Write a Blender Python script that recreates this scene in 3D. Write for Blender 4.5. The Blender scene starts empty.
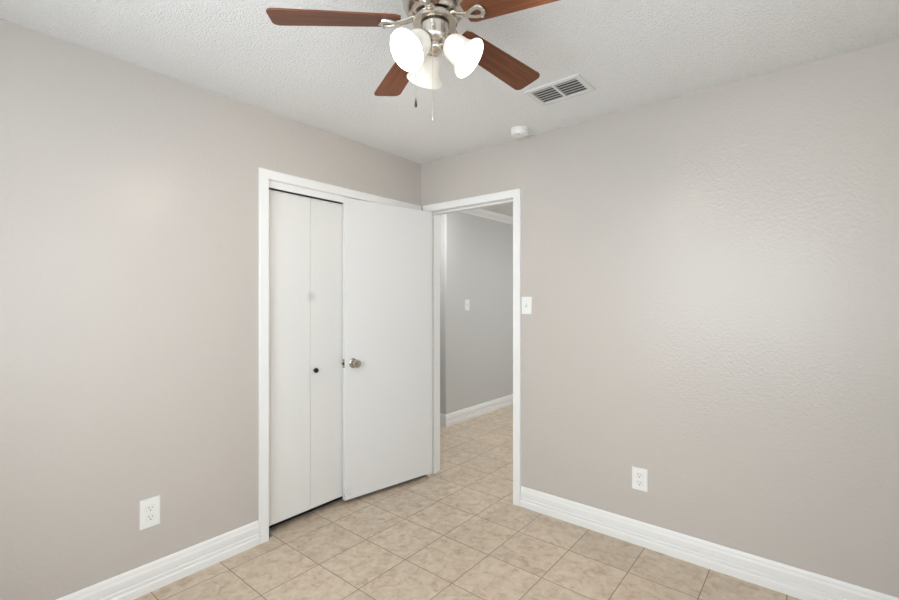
import bpy, bmesh, math, random
from mathutils import Vector, Matrix
S = bpy.context.scene
C = S.collection
PI = math.pi
random.seed(7)

# ---------------------------------------------------------------- camera
CAM = Vector((2.42, -2.611, 1.358))
cd = bpy.data.cameras.new('camera'); cam = bpy.data.objects.new('camera', cd); C.objects.link(cam)
cam.location = CAM
cam.rotation_euler = (PI / 2, 0, math.radians(39.2))
cd.sensor_width = 36; cd.lens = 36 * 449.2 / 899; cd.shift_y = 1 / 899; cd.clip_start = .05
S.camera = cam
# ---------------------------------------------------------------- world, daylight, exposure
w = bpy.data.worlds.new('sky'); S.world = w; w.use_nodes = True
w.node_tree.nodes['Background'].inputs[0].default_value = (.75, .87, 1, 1)
w.node_tree.nodes['Background'].inputs[1].default_value = 1.0


def area(name, loc, rot, sx, sy, power, col):
    l = bpy.data.lights.new(name, 'AREA'); l.shape = 'RECTANGLE'; l.size = sx; l.size_y = sy
    l.energy = power; l.color = col
    o = bpy.data.objects.new(name, l); C.objects.link(o); o.location = loc; o.rotation_euler = rot
    return o


DAY = (5, 50)      # daylight through the bedroom's two windows
area('window_daylight', (3.07, -2.15, 1.5), (PI / 2, 0, PI / 2), 1.4, 1.25, DAY[0], (.88, .945, 1))
area('window_daylight', (1.75, -3.2, 1.475), (PI / 2, 0, 0), 2.0, 1.5, DAY[1], (.88, .945, 1))
BULB = 530       # radiance of the three fan bulbs
SHADE = .19
HALL = (50, 110)  # hall lamp, then the added fill light deeper in the hall
S.view_settings.view_transform = 'Standard'
S.view_settings.look = 'None'
S.view_settings.gamma = 1
S.view_settings.use_curve_mapping = False
S.view_settings.exposure = 0.44


# ---------------------------------------------------------------- materials
def srgb(r, g, b):
    f = lambda c: c / 12.92 if c <= .04045 else ((c + .055) / 1.055) ** 2.4
    return (f(r / 255), f(g / 255), f(b / 255), 1)


def mat(name, col, rough=.5, metal=0., spec=.5, bump=None, emit=None):
    m = bpy.data.materials.new(name); m.use_nodes = True
    nt = m.node_tree; p = nt.nodes['Principled BSDF']
    p.inputs['Base Color'].default_value = col
    p.inputs['Roughness'].default_value = rough
    p.inputs['Metallic'].default_value = metal
    p.inputs['Specular IOR Level'].default_value = spec
    if emit:
        p.inputs['Emission Color'].default_value = emit[0]
        p.inputs['Emission Strength'].default_value = emit[1]
    if bump:
        sc, strength, dist, detail = bump
        tc = nt.nodes.new('ShaderNodeTexCoord')
        n = nt.nodes.new('ShaderNodeTexNoise'); n.inputs['Scale'].default_value = sc; n.inputs['Detail'].default_value = detail
        b = nt.nodes.new('ShaderNodeBump'); b.inputs['Strength'].default_value = strength; b.inputs['Distance'].default_value = dist
        nt.links.new(tc.outputs['Object'], n.inputs['Vector'])
        nt.links.new(n.outputs['Fac'], b.inputs['Height'])
        nt.links.new(b.outputs['Normal'], p.inputs['Normal'])
    return m


M = {}
M['wall'] = mat('greige_wall_paint', (.545, .508, .47, 1), .27, spec=.32, bump=(75, .24, .006, 2))
M['hall_wall'] = mat('hall_wall_paint', (.56, .56, .545, 1), .5, spec=.3, bump=(75, .2, .005, 2))
M['ceiling'] = mat('textured_ceiling_paint', (.87, .87, .86, 1), .85, spec=.1, bump=(140, .85, .010, 2))
M['trim'] = mat('white_trim_paint', (.84, .84, .825, 1), .35)
M['door'] = mat('white_door_paint', (.78, .78, .77, 1), .38, bump=(30, .03, .003, 2))
M['bifold'] = mat('white_closet_door_paint', (.77, .765, .74, 1), .45, bump=(30, .03, .003, 2))
M['plate'] = mat('white_plastic', (.84, .84, .82, 1), .3)
M['plate_dark'] = mat('shadowed_slot_black', (.02, .02, .02, 1), .6)
M['nickel'] = mat('brushed_nickel', (.62, .575, .515, 1), .25, metal=1)
M['chain'] = mat('nickel_chain', (.7, .66, .6, 1), .3, metal=1)
M['knob'] = mat('satin_nickel', (.5, .475, .43, 1), .16, metal=1)
M['black'] = mat('black_knob_paint', (.008, .008, .008, 1), .35)
M['bronze'] = mat('dark_bronze', (.05, .035, .02, 1), .4, metal=.6)
M['gap_shadow'] = mat('painted_gap_shadow', (.035, .035, .036, 1), .8)  # near-black colour standing in for shade inside gaps
M['vent'] = mat('vent_enamel', (.74, .735, .72, 1), .4)
M['louvre'] = mat('louvre_enamel', (.5, .5, .49, 1), .5)
M['dark'] = mat('closet_interior', (.2, .19, .18, 1), .9)
M['bulb'] = mat('lit_bulb', (.9, .9, .9, 1), .4, emit=((1, .89, .75, 1), BULB))
M['grass'] = mat('outside_ground', (.2, .24, .12, 1), .9)


def shade_mat():
    m = bpy.data.materials.new('frosted_shade_glass'); m.use_nodes = True
    nt = m.node_tree; N = nt.nodes; L = nt.links
    out = N['Material Output']; p = N['Principled BSDF']
    p.inputs['Base Color'].default_value = (.62, .595, .54, 1); p.inputs['Roughness'].default_value = .3
    p.inputs['Emission Color'].default_value = (1, .93, .80, 1); p.inputs['Emission Strength'].default_value = SHADE
    t = N.new('ShaderNodeBsdfTranslucent'); t.inputs[0].default_value = (.9, .84, .74, 1)
    mx = N.new('ShaderNodeMixShader'); mx.inputs[0].default_value = .001
    L.new(p.outputs[0], mx.inputs[1]); L.new(t.outputs[0], mx.inputs[2]); L.new(mx.outputs[0], out.inputs[0])
    return m


M['shade'] = shade_mat()


def glass_mat():
    m = bpy.data.materials.new('window_glass'); m.use_nodes = True
    nt = m.node_tree; N = nt.nodes; L = nt.links
    t = N.new('ShaderNodeBsdfTransparent'); g = N.new('ShaderNodeBsdfGlossy'); g.inputs['Roughness'].default_value = .02
    mx = N.new('ShaderNodeMixShader'); mx.inputs[0].default_value = .06
    L.new(t.outputs[0], mx.inputs[1]); L.new(g.outputs[0], mx.inputs[2]); L.new(mx.outputs[0], N['Material Output'].inputs[0])
    return m


M['glass'] = glass_mat()


def wood_mat():
    m = bpy.data.materials.new('walnut_blade_veneer'); m.use_nodes = True
    nt = m.node_tree; N = nt.nodes; L = nt.links; p = N['Principled BSDF']
    tc = N.new('ShaderNodeTexCoord'); mp = N.new('ShaderNodeMapping'); mp.inputs['Scale'].default_value = (2.2, 42, 8)
    n = N.new('ShaderNodeTexNoise'); n.inputs['Scale'].default_value = 1.6; n.inputs['Detail'].default_value = 6; n.inputs['Distortion'].default_value = .5
    r = N.new('ShaderNodeValToRGB')
    r.color_ramp.elements[0].position = .3; r.color_ramp.elements[0].color = (.095, .028, .011, 1)
    r.color_ramp.elements[1].position = .72; r.color_ramp.elements[1].color = (.20, .072, .030, 1)
    L.new(tc.outputs['Object'], mp.inputs[0]); L.new(mp.outputs[0], n.inputs['Vector']); L.new(n.outputs['Fac'], r.inputs[0])
    L.new(r.outputs[0], p.inputs['Base Color']); p.inputs['Roughness'].default_value = .42; p.inputs['Specular IOR Level'].default_value = .28
    return m


M['wood'] = wood_mat()


def tile_mat():
    m = bpy.data.materials.new('beige_ceramic_tile'); m.use_nodes = True
    nt = m.node_tree; N = nt.nodes; L = nt.links; p = N['Principled BSDF']

    def mth(op, a, b=None, c=None):
        n = N.new('ShaderNodeMath'); n.operation = op
        for i, v in enumerate((a, b, c)):
            if v is None: continue
            if isinstance(v, (int, float)): n.inputs[i].default_value = v
            else: L.new(v, n.inputs[i])
        return n.outputs[0]

    def mixc(f, a, b):
        n = N.new('ShaderNodeMix'); n.data_type = 'RGBA'
        for k, v in ((0, f), (6, a), (7, b)):
            if isinstance(v, (tuple, float)): n.inputs[k].default_value = v
            else: L.new(v, n.inputs[k])
        return n.outputs[2]
    tc = N.new('ShaderNodeTexCoord'); sp = N.new('ShaderNodeSeparateXYZ'); L.new(tc.outputs['Object'], sp.inputs[0])
    P = .3135
    ux = mth('DIVIDE', mth('SUBTRACT', sp.outputs[0], .1225), P)
    uy = mth('DIVIDE', mth('ADD', sp.outputs[1], 1.5545), P * .9968)
    dx = mth('PINGPONG', ux, .5); dy = mth('PINGPONG', uy, .5)      # 0 on a grout line
    d = mth('MULTIPLY', mth('MINIMUM', dx, dy), P)
    wob = N.new('ShaderNodeTexNoise'); wob.inputs['Scale'].default_value = 25
    L.new(tc.outputs['Object'], wob.inputs['Vector'])
    edge = mth('ADD', .0017, mth('MULTIPLY', wob.outputs['Fac'], .0016))
    g = mth('SUBTRACT', 1.0, mth('SMOOTH_MIN', mth('DIVIDE', d, edge), 1.0, .2))
    gr = N.new('ShaderNodeClamp'); L.new(mth('MULTIPLY', g, 2.2), gr.inputs[0])
    cell = N.new('ShaderNodeCombineXYZ'); L.new(mth('FLOOR', ux), cell.inputs[0]); L.new(mth('FLOOR', uy), cell.inputs[1])
    wn = N.new('ShaderNodeTexWhiteNoise'); wn.noise_dimensions = '2D'; L.new(cell.outputs[0], wn.inputs['Vector'])
    # mottling: shifted per tile so the pattern breaks at the joints
    off = N.new('ShaderNodeVectorMath'); off.operation = 'MULTIPLY_ADD'
    L.new(wn.outputs['Color'], off.inputs[0]); off.inputs[1].default_value = (7, 7, 7); L.new(tc.outputs['Object'], off.inputs[2])
    n1 = N.new('ShaderNodeTexNoise'); n1.inputs['Scale'].default_value = 17; n1.inputs['Detail'].default_value = 7; n1.inputs['Roughness'].default_value = .62; n1.inputs['Distortion'].default_value = .7
    n2 = N.new('ShaderNodeTexNoise'); n2.inputs['Scale'].default_value = 38; n2.inputs['Detail'].default_value = 5; n2.inputs['Distortion'].default_value = .5
    L.new(off.outputs[0], n1.inputs['Vector']); L.new(off.outputs[0], n2.inputs['Vector'])
    r = N.new('ShaderNodeValToRGB')
    e = r.color_ramp.elements
    e[0].position = .36; e[0].color = (.43, .322, .225, 1)
    e[1].position = .60; e[1].color = (.60, .51, .40, 1)
    mm = e.new(.47); mm.color = (.53, .428, .322, 1)
    f = mth('ADD', mth('MULTIPLY', n1.outputs['Fac'], .72), mth('MULTIPLY', n2.outputs['Fac'], .28))
    L.new(f, r.inputs[0])
    hv = N.new('ShaderNodeHueSaturation'); L.new(r.outputs[0], hv.inputs['Color'])
    L.new(mth('ADD', .95, mth('MULTIPLY', wn.outputs['Value'], .09)), hv.inputs['Value'])
    col = mixc(gr.outputs[0], hv.outputs[0], (.22, .17, .12, 1.0))
    L.new(col, p.inputs['Base Color'])
    L.new(mth('ADD', .36, mth('MULTIPLY', gr.outputs[0], .4)), p.inputs['Roughness'])
    b = N.new('ShaderNodeBump'); b.inputs['Strength'].default_value = .35; b.inputs['Distance'].default_value = .001
    L.new(mth('SUBTRACT', mth('MULTIPLY', n1.outputs['Fac'], .3), gr.outputs[0]), b.inputs['Height']); L.new(b.outputs[0], p.inputs['Normal'])
    return m


M['tile'] = tile_mat()


def worn_door(base, spots):
    """door paint with marks of its own: spots = (centre, radius, colour, amount, breakup scale) in object coordinates"""
    m = base.copy(); nt = m.node_tree; N = nt.nodes; L = nt.links; p = N['Principled BSDF']
    tc = N.new('ShaderNodeTexCoord'); last = None
    for c, rad, col, amt, sc in spots:
        v = N.new('ShaderNodeVectorMath'); v.operation = 'DISTANCE'; L.new(tc.outputs['Object'], v.inputs[0]); v.inputs[1].default_value = c
        mr = N.new('ShaderNodeMapRange'); mr.inputs[1].default_value = 0; mr.inputs[2].default_value = rad; mr.inputs[3].default_value = amt; mr.inputs[4].default_value = 0
        L.new(v.outputs['Value'], mr.inputs[0])
        fac = mr.outputs[0]
        if sc:
            n = N.new('ShaderNodeTexNoise'); n.inputs['Scale'].default_value = sc; n.inputs['Detail'].default_value = 2; L.new(tc.outputs['Object'], n.inputs['Vector'])
            g = N.new('ShaderNodeMapRange'); g.inputs[1].default_value = .56; g.inputs[2].default_value = .62; L.new(n.outputs['Fac'], g.inputs[0])
            k = N.new('ShaderNodeMath'); k.operation = 'MULTIPLY'; L.new(fac, k.inputs[0]); L.new(g.outputs[0], k.inputs[1]); fac = k.outputs[0]
        mx = N.new('ShaderNodeMix'); mx.data_type = 'RGBA'; L.new(fac, mx.inputs[0])
        if last is None: mx.inputs[6].default_value = p.inputs['Base Color'].default_value
        else: L.new(last, mx.inputs[6])
        mx.inputs[7].default_value = col; last = mx.outputs[2]
    L.new(last, p.inputs['Base Color'])
    return m


# ---------------------------------------------------------------- mesh helpers
class MB:
    def __init__(s): s.bm = bmesh.new()

    def box(s, x0, x1, y0, y1, z0, z1, bev=0, seg=2):
        v = [s.bm.verts.new((x, y, z)) for x in (x0, x1) for y in (y0, y1) for z in (z0, z1)]
        fs = [s.bm.faces.new([v[i] for i in q]) for q in ((0, 1, 3, 2), (4, 6, 7, 5), (0, 4, 5, 1), (2, 3, 7, 6), (0, 2, 6, 4), (1, 5, 7, 3))]
        if bev:
            es = list({e for f in fs for e in f.edges})
            bmesh.ops.bevel(s.bm, geom=es, offset=bev, segments=seg, affect='EDGES', profile=.5)
        return s

    def prism(s, poly, origin, u, v, ext):
        """poly of (a,b) -> origin + a*u + b*v, extruded by ext"""
        o, u, v, ext = map(Vector, (origin, u, v, ext))
        a = [s.bm.verts.new(o + u * p + v * q) for p, q in poly]
        b = [s.bm.verts.new(o + u * p + v * q + ext) for p, q in poly]
        n = len(a)
        s.bm.faces.new(a); s.bm.faces.new(b[::-1])
        for i in range(n): s.bm.faces.new((a[i], b[i], b[(i + 1) % n], a[(i + 1) % n]))
        return s

    def lathe(s, prof, origin=(0, 0, 0), axis=(0, 0, 1), seg=40, close=False):
        """prof of (radius, height along axis)"""
        ax = Vector(axis).normalized(); q = Vector((0, 0, 1)).rotation_difference(ax); o = Vector(origin)
        rings = []
        for r, h in prof:
            if r < 1e-6: rings.append([s.bm.verts.new(o + q @ Vector((0, 0, h)))])
            else: rings.append([s.bm.verts.new(o + q @ Vector((r * math.cos(2 * PI * k / seg), r * math.sin(2 * PI * k / seg), h))) for k in range(seg)])
        pairs = list(zip(rings, rings[1:])) + ([(rings[-1], rings[0])] if close else [])
        for a, b in pairs:
            for k in range(seg):
                k2 = (k + 1) % seg
                f = [a[k % len(a)], a[k2 % len(a)], b[k2 % len(b)], b[k % len(b)]]
                f = list(dict.fromkeys(f))
                if len(f) > 2: s.bm.faces.new(f)
        return s

    def tube(s, pts, rad, seg=10, closed=False, flat=1.0):
        pts = [Vector(p) for p in pts]; n = len(pts); rings = []
        for i, p in enumerate(pts):
            if closed: t = pts[(i + 1) % n] - pts[i - 1]
            else: t = pts[min(i + 1, n - 1)] - pts[max(i - 1, 0)]
            t.normalize()
            up = Vector((0, 0, 1)) if abs(t.z) < .95 else Vector((1, 0, 0))
            a = t.cross(up).normalized(); b = a.cross(t)
            r = rad[i] if isinstance(rad, (list, tuple)) else rad
            rings.append([s.bm.verts.new(p + a * (r * math.cos(2 * PI * k / seg)) + b * (flat * r * math.sin(2 * PI * k / seg))) for k in range(seg)])
        m = n if closed else n - 1
        for i in range(m):
            A, B = rings[i], rings[(i + 1) % n]
            for k in range(seg): s.bm.faces.new((A[k], A[(k + 1) % seg], B[(k + 1) % seg], B[k]))
        if not closed: s.bm.faces.new(rings[0][::-1]); s.bm.faces.new(rings[-1])
        return s

    def sphere(s, c, r, sx=1, sy=1, sz=1, seg=16):
        bmesh.ops.create_uvsphere(s.bm, u_segments=seg, v_segments=seg // 2, radius=r, matrix=Matrix.Translation(c) @ Matrix.Diagonal((sx, sy, sz, 1)))
        return s

    def build(s, name, m, parent=None, smooth=False, kind=None, label=None, cat=None, group=None):
        bmesh.ops.recalc_face_normals(s.bm, faces=s.bm.faces)
        me = bpy.data.meshes.new(name); s.bm.to_mesh(me); s.bm.free()
        me.materials.append(m)
        if smooth:
            me.polygons.foreach_set('use_smooth', [True] * len(me.polygons))
            me.set_sharp_from_angle(angle=math.radians(38))
        o = bpy.data.objects.new(name, me); C.objects.link(o)
        if parent: o.parent = parent
        tag(o, label, cat, group, kind)
        return o


def tag(o, label=None, cat=None, group=None, kind=None):
    for k, v in (('label', label), ('category', cat), ('group', group), ('kind', kind)):
        if v: o[k] = v
    return o


def empty(name, loc, rz=0, label=None, cat=None, group=None):
    o = bpy.data.objects.new(name, None); C.objects.link(o); o.location = loc; o.rotation_euler = (0, 0, rz); o.empty_display_size = .05
    return tag(o, label, cat, group)


# ---------------------------------------------------------------- setting: room 2.87 x 3.0 m, corner at the origin
H = 2.44; W = 2.87; D = -3.0; T = .12
OX0, OX1 = .085, .849          # hinged door's clear opening on the right wall
CY0, CY1 = -1.282, -.065       # closet's clear opening on the left wall
HD = 2.05; J = .018
ST = 'structure'
MB().box(-2.4, W + T, D - T, 3.8, -.06, 0).build('floor', M['tile'], kind=ST, label='beige ceramic tile floor running through the door into the hall', cat='floor')
MB().box(-.95, W + T, D - T, T, H, H + .08).build('ceiling', M['ceiling'], kind=ST, label='white textured bedroom ceiling above the fan', cat='ceiling')
MB().box(-T, 0, D, CY0 - J, 0, H).box(-T, 0, CY0 - J, CY1 + J, HD + J, H).box(-T, 0, CY1 + J, 0, 0, H).build(
    'wall_left', M['wall'], kind=ST, label='greige textured wall holding the closet', cat='wall')
MB().box(-T, OX0 - J, 0, T, 0, H).box(OX0 - J, OX1 + J, 0, T, HD + J, H).box(OX1 + J, W + T, 0, T, 0, H).build(
    'wall_right', M['wall'], kind=ST, label='greige textured wall holding the doorway to the hall', cat='wall')
WY0, WY1, WZ0, WZ1 = -2.8, -1.5, .75, 2.2
MB().box(W, W + T, D, WY0, 0, H).box(W, W + T, WY1, 0, 0, H).box(W, W + T, WY0, WY1, 0, WZ0).box(W, W + T, WY0, WY1, WZ1, H).build(
    'wall_side', M['wall'], kind=ST, label='greige wall with the window beside the camera', cat='wall')
WX0, WX1 = .8, 2.7
MB().box(-T, WX0, D - T, D, 0, H).box(WX1, W + T, D - T, D, 0, H).box(WX0, WX1, D - T, D, 0, WZ0).box(WX0, WX1, D - T, D, WZ1, H).build(
    'wall_near', M['wall'], kind=ST, label='greige wall with the wide window behind the camera', cat='wall')


def window(n, loc, rz, wd, label):
    """local frame: opening 0..wd along x, y runs outwards from the wall's room face"""
    f = MB().box(0, .05, .04, .10, WZ0, WZ1).box(wd - .05, wd, .04, .10, WZ0, WZ1).box(.05, wd - .05, .04, .10, WZ0, WZ0 + .05).box(
        .05, wd - .05, .04, .10, WZ1 - .05, WZ1).box(.05, wd - .05, .05, .09, 1.48, 1.52).build('window_%d' % n, M['trim'], kind=ST, label=label, cat='window')
    f.location = loc; f.rotation_euler = (0, 0, rz)
    MB().box(.05, wd - .05, .068, .072, WZ0 + .05, WZ1 - .05).build('pane', M['glass'], f)
    MB().box(-.04, wd + .04, -.05, .04, WZ0 - .03, WZ0, .004).build('window_sill', M['trim'], f)


window(1, (W, WY1, 0), -PI / 2, WY1 - WY0, 'white framed sash window beside the camera')
window(2, (WX1, D, 0), PI, WX1 - WX0, 'wide white framed sash window behind the camera')
# closet interior
CLX = -.105
MB().box(-.85, -.75, -1.75, 0, 0, H).box(-.75, -T, -1.75, -1.65, 0, H).build('wall_closet', M['wall'], kind=ST, label='greige closet interior behind the bifold doors', cat='wall')
MB().box(-.75, CLX, CY0 - .36, CY1 + .06, 0, .006).build('closet_gap_shadow', M['gap_shadow'], kind=ST, label='near-black sheet painting the shadow in the gap under the bifold doors', cat='floor')  # added black sheet: shade under the bifold doors painted in
# hall
HX, HY = -.68, 1.13
bm = MB()
arc = [(HX - .02 + .02 * math.cos(a), HY + .02 - .02 * math.sin(a)) for a in [i * PI / 16 for i in range(9)]]
bm.prism([(HX, 3.6), ] + arc + [(-2.3, HY), (-2.3, HY + .12), (HX - .12, HY + .12), (HX - .12, 3.6)], (0, 0, 0), (1, 0, 0), (0, 1, 0), (0, 0, H))
bm.build('wall_hall', M['hall_wall'], smooth=True, kind=ST, label='grey hall wall with rounded outside corner seen through the doorway', cat='wall')
MB().box(-2.42, 1.9, 3.6, 3.7, 0, H).box(1.8, 1.9, T, 3.6, 0, H).box(-2.42, -2.3, T, HY, 0, H).box(-2.3, -T, T - .1, T, 0, H).build(
    'wall_hall_end', M['hall_wall'], kind=ST, label='grey hall walls out of sight past the doorway', cat='wall')
MB().box(-2.42, 1.9, T, 3.7, H, H + .08).build('ceiling_hall', M['ceiling'], kind=ST, label='white hall ceiling seen through the doorway', cat='ceiling')

# baseboards
BB = [(0, 0), (.0155, 0), (.0155, .033), (.0145, .037), (.009, .041), (.009, .044), (.012, .046), (.012, .058), (.007, .061), (.007, .066), (.0115, .068), (.0115, .098), (.0085, .108), (.0075, .119), (.004, .129), (0, .131)]
MB().prism(BB, (0, D, 0), (1, 0, 0), (0, 0, 1), (0, CY0 - .057 - D, 0)).build('baseboard_left', M['trim'], kind=ST, label='white grooved baseboard running up to the closet casing', cat='baseboard')
MB().prism(BB, (OX1 + .057, 0, 0), (0, -1, 0), (0, 0, 1), (W - OX1 - .057, 0, 0)).build('baseboard_right', M['trim'], kind=ST, label='white grooved baseboard running away from the doorway casing', cat='baseboard')
bb = MB()
bb.prism(BB, (HX, HY - .0155, 0), (1, 0, 0), (0, 0, 1), (0, 3.6 - HY + .0155, 0)).prism(BB, (-2.3, HY, 0), (0, -1, 0), (0, 0, 1), (2.3 + HX + .004, 0, 0))
bb.build('baseboard_hall', M['trim'], kind=ST, label='white baseboard wrapping the hall wall corner', cat='baseboard')
CR = [(0, 0), (.008, 0), (.012, -.004 + .018), (.03, .03), (.05, .045), (.058, .062), (.068, .066), (.068, .078), (0, .078)]
MB().prism(CR, (HX, HY - .03, H - .078), (1, 0, 0), (0, 0, 1), (0, 3.6 - HY + .03, 0)).prism(CR, (-2.3, HY, H - .078), (0, -1, 0), (0, 0, 1), (2.3 + HX, 0, 0)).build(
    'trim_1', M['trim'], kind=ST, label='white crown moulding along the top of the hall wall', cat='crown moulding')


def casing_run(mb, a0, a1, ztop, wdt, frame):
    """flat casing with eased edges round an opening a0..a1; frame = (origin, along, out)"""
    o, u, n = map(Vector, frame)
    t = .016
    prof = [(0, 0), (0, t * .8), (.003, t), (wdt - .004, t), (wdt, t * .75), (wdt, 0)]   # 0 = opening side
    up = Vector((0, 0, 1)); rings = []
    for base, sx, sz in ((o + u * a0, -1, 0), (o + u * a0 + up * ztop, -1, 1), (o + u * a1 + up * ztop, 1, 1), (o + u * a1, 1, 0)):   # mitred corners
        rings.append([mb.bm.verts.new(base + u * (sx * p) + up * (sz * p) + n * q) for p, q in prof])
    for A, B in zip(rings, rings[1:]):
        for k in range(6): mb.bm.faces.new((A[k], A[(k + 1) % 6], B[(k + 1) % 6], B[k]))
    mb.bm.faces.new(rings[0]); mb.bm.faces.new(rings[-1])


# closet casing and lining
mb = MB(); casing_run(mb, CY0, CY1, HD, .055, ((0, 0, 0), (0, 1, 0), (1, 0, 0)))
mb.box(-T, 0, CY0 - J, CY0, 0, HD + J).box(-T, 0, CY1, CY1 + J, 0, HD + J).box(-T, 0, CY0, CY1, HD, HD + J)
mb.box(-.026, -.010, CY0, CY1, 2.012, HD)
mb.build('trim_2', M['trim'], kind=ST, label='white casing and lining around the closet opening', cat='door casing')
# doorway casing, lining and stop
mb = MB(); casing_run(mb, OX0, OX1, HD, .055, ((0, 0, 0), (1, 0, 0), (0, -1, 0)))
casing_run(mb, OX0, OX1, HD, .055, ((0, T, 0), (1, 0, 0), (0, 1, 0)))
mb.box(OX0 - J, OX0, 0, T, 0, HD + J).box(OX1, OX1 + J, 0, T, 0, HD + J).box(OX0, OX1, 0, T, HD, HD + J)
mb.box(OX0, OX0 + .011, .042, .078, 0, HD).box(OX1 - .011, OX1, .042, .078, 0, HD).box(OX0 + .011, OX1 - .011, .042, .078, HD - .011, HD)
tr = mb.build('trim_3', M['trim'], kind=ST, label='white casing and lining around the doorway to the hall', cat='door casing')
MB().box(OX1 - .002, OX1 + .0005, .004, .03, .915, .975).box(OX1 - .0045, OX1 - .001, -.014, .006, .93, .965, .001).build('strike_plate', M['nickel'], tr)

# ---------------------------------------------------------------- hinged door, open into the room
hc = Vector((.123, -.006, 0)); nc = Vector((0.0, -.740, 0))
u = (nc - hc).normalized(); ang = math.atan2(u.y, u.x); DW = (nc - hc).length
# local frame: +x along the door from the hinge, -y the far face, face y=0 is the one turned to the room
out = Vector((-u.y, u.x, 0))     # normal of the face in view
door_paint = worn_door(M['door'], [((DW - .01, 0, .07), .06, (.2, .17, .14, 1), .9, 170)])
dr = MB().box(0, DW, -.035, 0, .032, 2.044, .0015).build('door_1', door_paint, kind=ST, label='flat white hinged door standing open in front of the closet', cat='door')
dr.location = hc; dr.rotation_euler = (0, 0, ang)
KX, KZ = DW - .0615, .941
kn = MB().lathe([(0, 0), (.033, 0), (.0325, .005), (.028, .0085), (.013, .011), (.0115, .03), (.016, .034), (.0255, .041), (.028, .05), (.027, .059), (.021, .066), (.008, .068), (0, .068)], (KX, 0, KZ), (0, 1, 0), 40)
kn.build('door_knob', M['knob'], dr, True, label='satin nickel knob')
MB().lathe([(0, 0), (.033, 0), (.028, .0085), (.0115, .011), (.0115, .03), (.0255, .041), (.028, .05), (.021, .066), (0, .068)], (KX, -.035, KZ), (0, -1, 0), 32).build('door_knob', M['nickel'], dr, True)
lp = MB().box(DW - .0003, DW + .0016, -.030, -.005, KZ - .029, KZ + .029, .0005).build('latch_plate', M['knob'], dr)
MB().prism([(0, -.008), (.009, -.006), (.0115, .008), (0, .008)], (DW + .0014, -.0175, KZ - .007), (1, 0, 0), (0, 1, 0), (0, 0, .014)).build('latch_bolt', M['bronze'], lp)
MB().lathe([(0, 0), (.002, 0), (.002, .0022), (0, .0022)], (DW + .0002, -.0175, KZ + .022), (1, 0, 0), 12).build('screw', M['bronze'], lp)
MB().lathe([(0, 0), (.002, 0), (.002, .0022), (0, .0022)], (DW + .0002, -.0175, KZ - .022), (1, 0, 0), 12).build('screw', M['bronze'], lp)
for hz in (.25, 1.04, 1.83):
    hg = MB().lathe([(0, 0), (.0065, 0), (.0065, .088), (0, .088)], (-.006, -.040, hz - .044), (0, 0, 1), 16).box(-.002, 0, -.036, -.004, hz - .044, hz + .044)
    hg.build('hinge', M['nickel'], dr, True)


# ---------------------------------------------------------------- bifold closet doors
PXF = -.042; PT = .028
bif_paint = worn_door(M['bifold'], [((PXF, -.968, 1.385), .045, (.42, .41, .39, 1), .5, 0)])


def bifold(n, y0, y1, label, knob_y):
    ym = (y0 + y1) / 2
    root = empty('door_%d' % n, (0, 0, 0), 0, label, 'closet door'); root['kind'] = ST
    for a, b in ((y0 + .003, ym - .0012), (ym + .0012, y1 - .002)):
        MB().box(PXF - PT, PXF, a, b, .049, 2.006, .002).build('door_panel', bif_paint, root)
    MB().lathe([(0, 0), (.007, 0), (.007, .008), (.013, .013), (.0165, .021), (.014, .028), (.006, .031), (0, .031)], (PXF, knob_y, .920), (1, 0, 0), 28).build('knob', M['black'], root, True, label='small black round knob')
    return root


b2 = bifold(2, CY0, -.669, 'white bifold closet door with a black knob beside the open door', -.948)
MB().box(PXF - .03, PXF + .03, CY0 + .002, CY0 + .032, 0, .003).box(PXF - .012, PXF + .008, CY0 + .012, CY0 + .034, .003, .012, .002).lathe([(0, 0), (.005, 0), (.005, .05), (0, .05)], (PXF - .014, CY0 + .02, 0), seg=12).build('pivot_bracket', M['nickel'], b2)
b3 = bifold(3, -.669, CY1, 'white bifold closet door hidden behind the open hinged door', -.39)
MB().box(PXF - PT, PXF, CY0 + .004, CY1 - .004, 2.016, HD - .0005).build('trim_4', M['bronze'], kind=ST, label='dark metal track above the closet doors', cat='door track')


# ---------------------------------------------------------------- outlets and switches (local: wall plane y=0, -y out)
def plate(mb, wd, ht):
    mb.prism([(-wd / 2, 0), (wd / 2, 0), (wd / 2, -.0025), (wd / 2 - .004, -.0062), (-wd / 2 + .004, -.0062), (-wd / 2, -.0025)], (0, 0, -ht / 2 + .003), (1, 0, 0), (0, 1, 0), (0, 0, ht - .006))
    for sgn in (1, -1):
        a = ht / 2 - .003
        v = []
        bm_ = mb.bm
        p0 = [bm_.verts.new(q) for q in ((-wd / 2, 0, sgn * a), (wd / 2, 0, sgn * a), (wd / 2, -.0025, sgn * a), (wd / 2 - .004, -.0062, sgn * a), (-wd / 2 + .004, -.0062, sgn * a), (-wd / 2, -.0025, sgn * a))]
        p1 = [bm_.verts.new(q) for q in ((-wd / 2, 0, sgn * ht / 2), (wd / 2, 0, sgn * ht / 2), (wd / 2, -.0022, sgn * ht / 2), (-wd / 2, -.0022, sgn * ht / 2))]
        bm_.faces.new((p0[0], p0[1], p1[1], p1[0])); bm_.faces.new((p1[0], p1[1], p1[2], p1[3]))
        bm_.faces.new((p0[2], p0[3], p0[4], p0[5], p1[3], p1[2])); bm_.faces.new((p0[1], p0[2], p1[2], p1[1])); bm_.faces.new((p0[5], p0[0], p1[0], p1[3]))
    return mb


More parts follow.
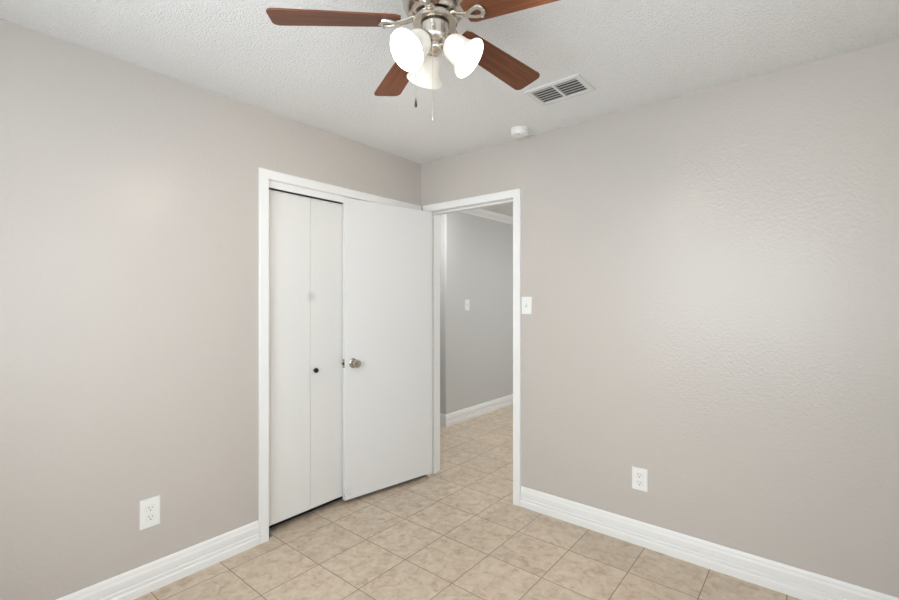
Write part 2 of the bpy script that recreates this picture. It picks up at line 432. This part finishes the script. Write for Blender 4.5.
def outlet(loc, rz, wd, ht, label):
    r = empty('wall_outlet', loc, rz, label, 'outlet')
    plate(MB(), wd, ht).build('cover_plate', M['plate'], r)
    for z in (.0215, -.0215):
        pts = []
        for k in range(28):
            a = 2 * PI * k / 28
            pts.append((.0175 * math.cos(a), max(-.0135, min(.0135, .0175 * math.sin(a)))))
        f = MB().prism(pts, (0, -.0058, z), (1, 0, 0), (0, 0, 1), (0, -.0022, 0)).build('receptacle', M['plate'], r)
        gap = [(p * 1.06, q * 1.08) for p, q in pts]
        MB().prism(gap, (0, -.0058, z), (1, 0, 0), (0, 0, 1), (0, -.0008, 0)).build('gasket', M['louvre'], f)
        for x, h in ((-.0065, .0085), (.0065, .0068)):
            MB().box(x - .0012, x + .0012, -.0084, -.0060, z + .0005, z + .0005 + h).build('slot', M['plate_dark'], f)
        MB().lathe([(0, 0), (.0029, 0), (.0029, .0024), (0, .0024)], (0, -.0060, z - .0075), (0, -1, 0), 12).build('ground_hole', M['plate_dark'], f)
    MB().lathe([(0, 0), (.003, 0), (.0026, .0016), (0, .0018)], (0, -.006, 0), (0, -1, 0), 14).build('screw', M['plate'], r)
    return r


outlet((0, -1.866, .366), PI / 2, .084, .136, 'white duplex outlet low on the closet wall above its baseboard')
outlet((1.660, 0, .366), 0, .084, .124, 'white duplex outlet low on the wall to the right of the doorway')


def switch(loc, rz, wd, ht, label):
    r = empty('light_switch', loc, rz, label, 'light switch')
    plate(MB(), wd, ht).build('cover_plate', M['plate'], r)
    MB().box(-.0052, .0052, -.0072, -.0055, -.0118, .0118).build('toggle_slot', M['louvre'], r)
    MB().prism([(0, -.0045), (-.0135, .003), (-.0135, .009), (0, .0055)], (-.0037, -.0066, 0), (0, 1, 0), (0, 0, 1), (.0074, 0, 0)).build('toggle', M['plate'], r)
    for z in (.030, -.030):
        MB().lathe([(0, 0), (.003, 0), (.0026, .0016), (0, .0018)], (0, -.006, z), (0, -1, 0), 14).build('screw', M['plate'], r)
    return r


switch((.9465, 0, 1.329), 0, .074, .114, 'white toggle light switch beside the doorway casing')
switch((HX, 1.512, 1.31), PI / 2, .08, .126, 'white light switch on the hall wall seen through the doorway')

# ---------------------------------------------------------------- ceiling register and smoke detector
VX0, VX1, VY0, VY1 = 1.252, 1.548, -.572, -.364
v = empty('ceiling_vent', ((VX0 + VX1) / 2, (VY0 + VY1) / 2, H), 0, 'white louvred air vent set in the ceiling beyond the fan', 'air vent')
hx, hy = (VX1 - VX0) / 2, (VY1 - VY0) / 2
fr = MB(); bw = .026
for x0, x1, y0, y1 in ((-hx, hx, -hy, -hy + bw), (-hx, hx, hy - bw, hy), (-hx, -hx + bw, -hy + bw, hy - bw), (hx - bw, hx, -hy + bw, hy - bw), (-.007, .007, -hy + bw, hy - bw)):
    fr.box(x0, x1, y0, y1, -.009, 0, .0015)
fr.build('vent_frame', M['vent'], v)
MB().box(-hx + bw, hx - bw, -hy + bw, hy - bw, -.0012, -.0002).build('duct_shadow', M['gap_shadow'], v)  # flat dark sheet painting the shade inside the duct, no recess behind
NS = 6
for sx in (-1, 1):
    for k in range(NS):
        y = -hy + bw + (k + .62) * (2 * hy - 2 * bw) / NS
        x0, x1 = (.008, hx - bw - .001) if sx > 0 else (-hx + bw + .001, -.008)
        MB().prism([(-.0075, -.0072), (.0075, -.0052), (.0075, -.0043), (-.0075, -.0063)], (x0, y, 0), (0, 1, 0), (0, 0, 1), (x1 - x0, 0, 0)).build('louvre', M['louvre'], v)
for sx in (-1, 1):
    MB().lathe([(0, 0), (.004, 0), (.003, .0016), (0, .002)], (sx * (hx - .012), 0, -.0088), (0, 0, -1), 12).build('screw', M['vent'], v)
sd = empty('smoke_detector', (.972, -.137, H), 0, 'round white smoke detector on the ceiling above the doorway wall', 'smoke detector')
MB().lathe([(0, 0), (.058, 0), (.058, -.010), (0, -.010)], seg=40).build('mounting_base', M['plate'], sd, True)
MB().lathe([(.053, -.010), (.055, -.014), (.054, -.030), (.048, -.038), (.030, -.041), (0, -.042)], seg=40).build('sensor_cover', M['plate'], sd, True)
MB().lathe([(0, 0), (.0055, 0), (.005, -.003), (0, -.002)], (.014, -.032, -.0395), seg=16).build('test_button', M['louvre'], sd, True)

# ---------------------------------------------------------------- ceiling fan with three-lamp kit
FX, FY = 1.454, -1.502
fan = empty('ceiling_fan', (FX, FY, H), 0, 'brushed nickel ceiling fan with walnut blades and three lit frosted shades', 'ceiling fan')
ZB = 2.268 - H       # blade plane at the hub, below the ceiling
MB().lathe([(0, 0), (.085, 0), (.088, -.02), (.102, -.035), (.107, -.055), (.107, -.100), (.103, -.122), (.094, -.141), (.082, -.152), (.070, -.156), (0, -.156)], seg=64).build('motor_housing', M['nickel'], fan, True)
MB().lathe([(0, -.155), (.060, -.155), (.060, -.1645), (0, -.1645)], seg=48).build('motor_gap', M['bronze'], fan, True)
MB().lathe([(0, -.163), (.070, -.163), (.073, -.167), (.073, -.176), (.070, -.179), (0, -.179)], seg=48).build('flywheel', M['nickel'], fan, True)
MB().lathe([(0, -.178), (.044, -.178), (.044, -.185), (0, -.185)], seg=40).build('housing_gap', M['bronze'], fan, True)
MB().lathe([(0, -.184), (.046, -.184), (.0475, -.187), (.0465, -.191), (.0455, -.22), (.044, -.228), (.036, -.236), (.028, -.241), (0, -.243)], seg=44).build('switch_housing', M['nickel'], fan, True)
fit = MB().lathe([(0, -.240), (.020, -.240), (.027, -.246), (.030, -.254), (.029, -.260), (.022, -.267), (.012, -.271), (.005, -.274), (0, -.275)], seg=36).build('light_fitter', M['nickel'], fan, True)

# blades: one built, four copied
R0, R1 = .112, .520
pts = []


def blade_outline():
    o = []
    w0, w1, cr = .045, .060, .024
    o.append((R0, -w0 * .8)); o.append((R0 + .018, -w0))
    o.append((R1 - cr, -w1))
    for k in range(1, 7):
        a = -PI / 2 + k * PI / 12
        o.append((R1 - cr + cr * math.cos(a), -w1 + cr + cr * math.sin(a)))
    for k in range(0, 7):
        a = k * PI / 12
        o.append((R1 - cr + cr * math.cos(a), w1 - cr + cr * math.sin(a)))
    o.append((R0 + .018, w0)); o.append((R0, w0 * .8))
    return o


PITCH = math.radians(-11)
rot = Matrix.Rotation(math.radians(3), 3, 'Y') @ Matrix.Rotation(PITCH, 3, 'X')     # blades sag a little towards the tip
blade = MB().prism([(p, q) for p, q in blade_outline()], rot @ Vector((0, 0, 0)), rot @ Vector((1, 0, 0)), rot @ Vector((0, 1, 0)), rot @ Vector((0, 0, .006))).build('fan_blade', M['wood'], fan)
bv = blade.modifiers.new('bevel', 'BEVEL'); bv.width = .0015; bv.segments = 2; bv.limit_method = 'ANGLE'
# blade iron: neck from the flywheel, then a drop-shaped loop carrying the blade
ir = MB()
ir.tube([(.060, 0, .009), (.078, 0, .006), (.095, 0, -.003), (.112, 0, -.009), (.124, 0, -.011)], [.017, .0155, .0135, .0125, .013], 14, flat=.42)
ou, inn = [], []
for k in range(40):
    a = 2 * PI * k / 40
    f_ = .64 - .36 * math.cos(a)
    ou.append((.145 - .037 * math.cos(a), .033 * math.sin(a) * f_))
    inn.append((.150 - .018 * math.cos(a), .0145 * math.sin(a) * f_))
rg = []
for z, k_ in ((-.0010, 1), (-.0085, 1), (-.0105, .95)):
    rg.append([ir.bm.verts.new(rot @ Vector((.147 + (x - .147) * k_, y * k_, z))) for x, y in ou])
for z, k_ in ((-.0105, 1.08), (-.0085, 1), (-.0010, 1)):
    rg.append([ir.bm.verts.new(rot @ Vector((.153 + (x - .153) * k_, y * k_, z))) for x, y in inn])
for i in range(6):
    A, B = rg[i], rg[(i + 1) % 6]
    for k in range(40): ir.bm.faces.new((A[k], A[(k + 1) % 40], B[(k + 1) % 40], B[k]))
for x, y in ((.180, .0), (.166, .0225), (.166, -.0225)):
    ir.sphere(rot @ Vector((x, y, -.0105)), .0045, sz=.5, seg=12)
iron = ir.build('blade_iron', M['nickel'], blade, True)
PH = 226.92
blade.location = (0, 0, ZB); blade.rotation_euler = (0, 0, math.radians(PH))
for k in range(1, 5):
    b = blade.copy(); C.objects.link(b); b.parent = fan; b.rotation_euler = (0, 0, math.radians(PH - 72 * k - (2.5 if k == 3 else 0)))
    i2 = iron.copy(); C.objects.link(i2); i2.parent = b

# lamps: arm, holder, bell shade, bulb
TILT = math.radians(48)      # of the shade's axis from straight down
n0 = Vector((.039, 0, -.238)); ax = Vector((math.sin(TILT), 0, -math.cos(TILT)))
arm = MB().tube([(.012, 0, -.256), (.022, 0, -.252), (.031, 0, -.246), tuple(n0 + ax * .004)], .009, 12).build('lamp_arm', M['nickel'], fan, True)
q = lambda pr: [(r, h) for r, h in pr]
hold = MB().lathe([(0, -.006), (.016, -.006), (.026, .002), (.0275, .010), (.0275, .022), (.025, .022), (.025, .006), (0, .006)], n0, ax, 32).build('shade_holder', M['nickel'], arm, True)
outer = [(.0245, .010), (.030, .0145), (.0365, .024), (.0405, .036), (.042, .050), (.043, .064), (.046, .077), (.0515, .088), (.0585, .0965), (.0645, .1015)]
inner = [(r - .003, h + .0006) for r, h in outer][::-1]
shade = MB().lathe(outer + [(.0645, .1040), (.0625, .1045)] + inner, n0, ax, 44, close=True).build('lamp_shade', M['shade'], arm, True)
bulb = MB().lathe([(0, .018), (.012, .020), (.013, .034), (.018, .046), (.0225, .056), (.0235, .064), (.020, .074), (.012, .081), (0, .084)], n0, ax, 24).build('light_bulb', M['bulb'], arm, True)
LA = 149
arm.rotation_euler = (0, 0, math.radians(LA))
for deg in (262, 22):
    a2 = arm.copy(); C.objects.link(a2); a2.parent = fan; a2.rotation_euler = (0, 0, math.radians(deg))
    for ch in (hold, shade, bulb):
        c2 = ch.copy(); C.objects.link(c2); c2.parent = a2

# pull chains
Fw = Vector((-.632, .775, 0)); Rt = Vector((.775, .632, 0))


def chain(dlat, dfwd, ztop, zbot, fobm, start):
    p = Rt * dlat + Fw * dfwd
    a = p.normalized() * start
    mb = MB().tube([(a.x, a.y, ztop), (p.x * .97, p.y * .97, ztop + .001), (p.x, p.y, ztop - .006), (p.x, p.y, ztop - .012)], .0028, 8)
    z = ztop - .012
    mb.tube([(p.x, p.y, z), (p.x, p.y, zbot + .03)], .0007, 6)
    while z > zbot + .03:
        mb.sphere((p.x, p.y, z), .0014, seg=6); z -= .0042
    c = mb.build('pull_chain', M['chain'], fan, True)
    MB().lathe([(0, .03), (.0015, .029), (.0024, .022), (.0036, .016), (.0046, .006), (.0036, 0), (0, 0)], (p.x, p.y, zbot), seg=14).build('fob', fobm, c, True)


chain(-.062, -.006, -.206, 1.990 - H, M['bronze'], .042)
chain(-.005, -.052, -.214, 1.927 - H, M['chain'], .042)

# ---------------------------------------------------------------- hall lamp out of sight past the doorway, plus an added unseen fill light
for loc, st, lab in (((-.4, .5, H), HALL[0], 'flush white ceiling light in the hall just past the doorway'),
                     ((1.15, 2.2, H), HALL[1], 'added unseen fill light at the far end of the hall')):
    hl = empty('unseen_hall_light', loc, 0, lab, 'ceiling light')
    MB().lathe([(0, 0), (.15, 0), (.15, -.02), (.14, -.025), (0, -.025)], seg=40).build('lamp_base', M['plate'], hl, True)
    glow = mat('lit_diffuser', (.9, .9, .9, 1), .4, emit=((.97, .985, 1, 1), st))
    MB().lathe([(.135, -.025), (.125, -.05), (.09, -.07), (.04, -.08), (0, -.082)], seg=40).build('diffuser', glow, hl, True)
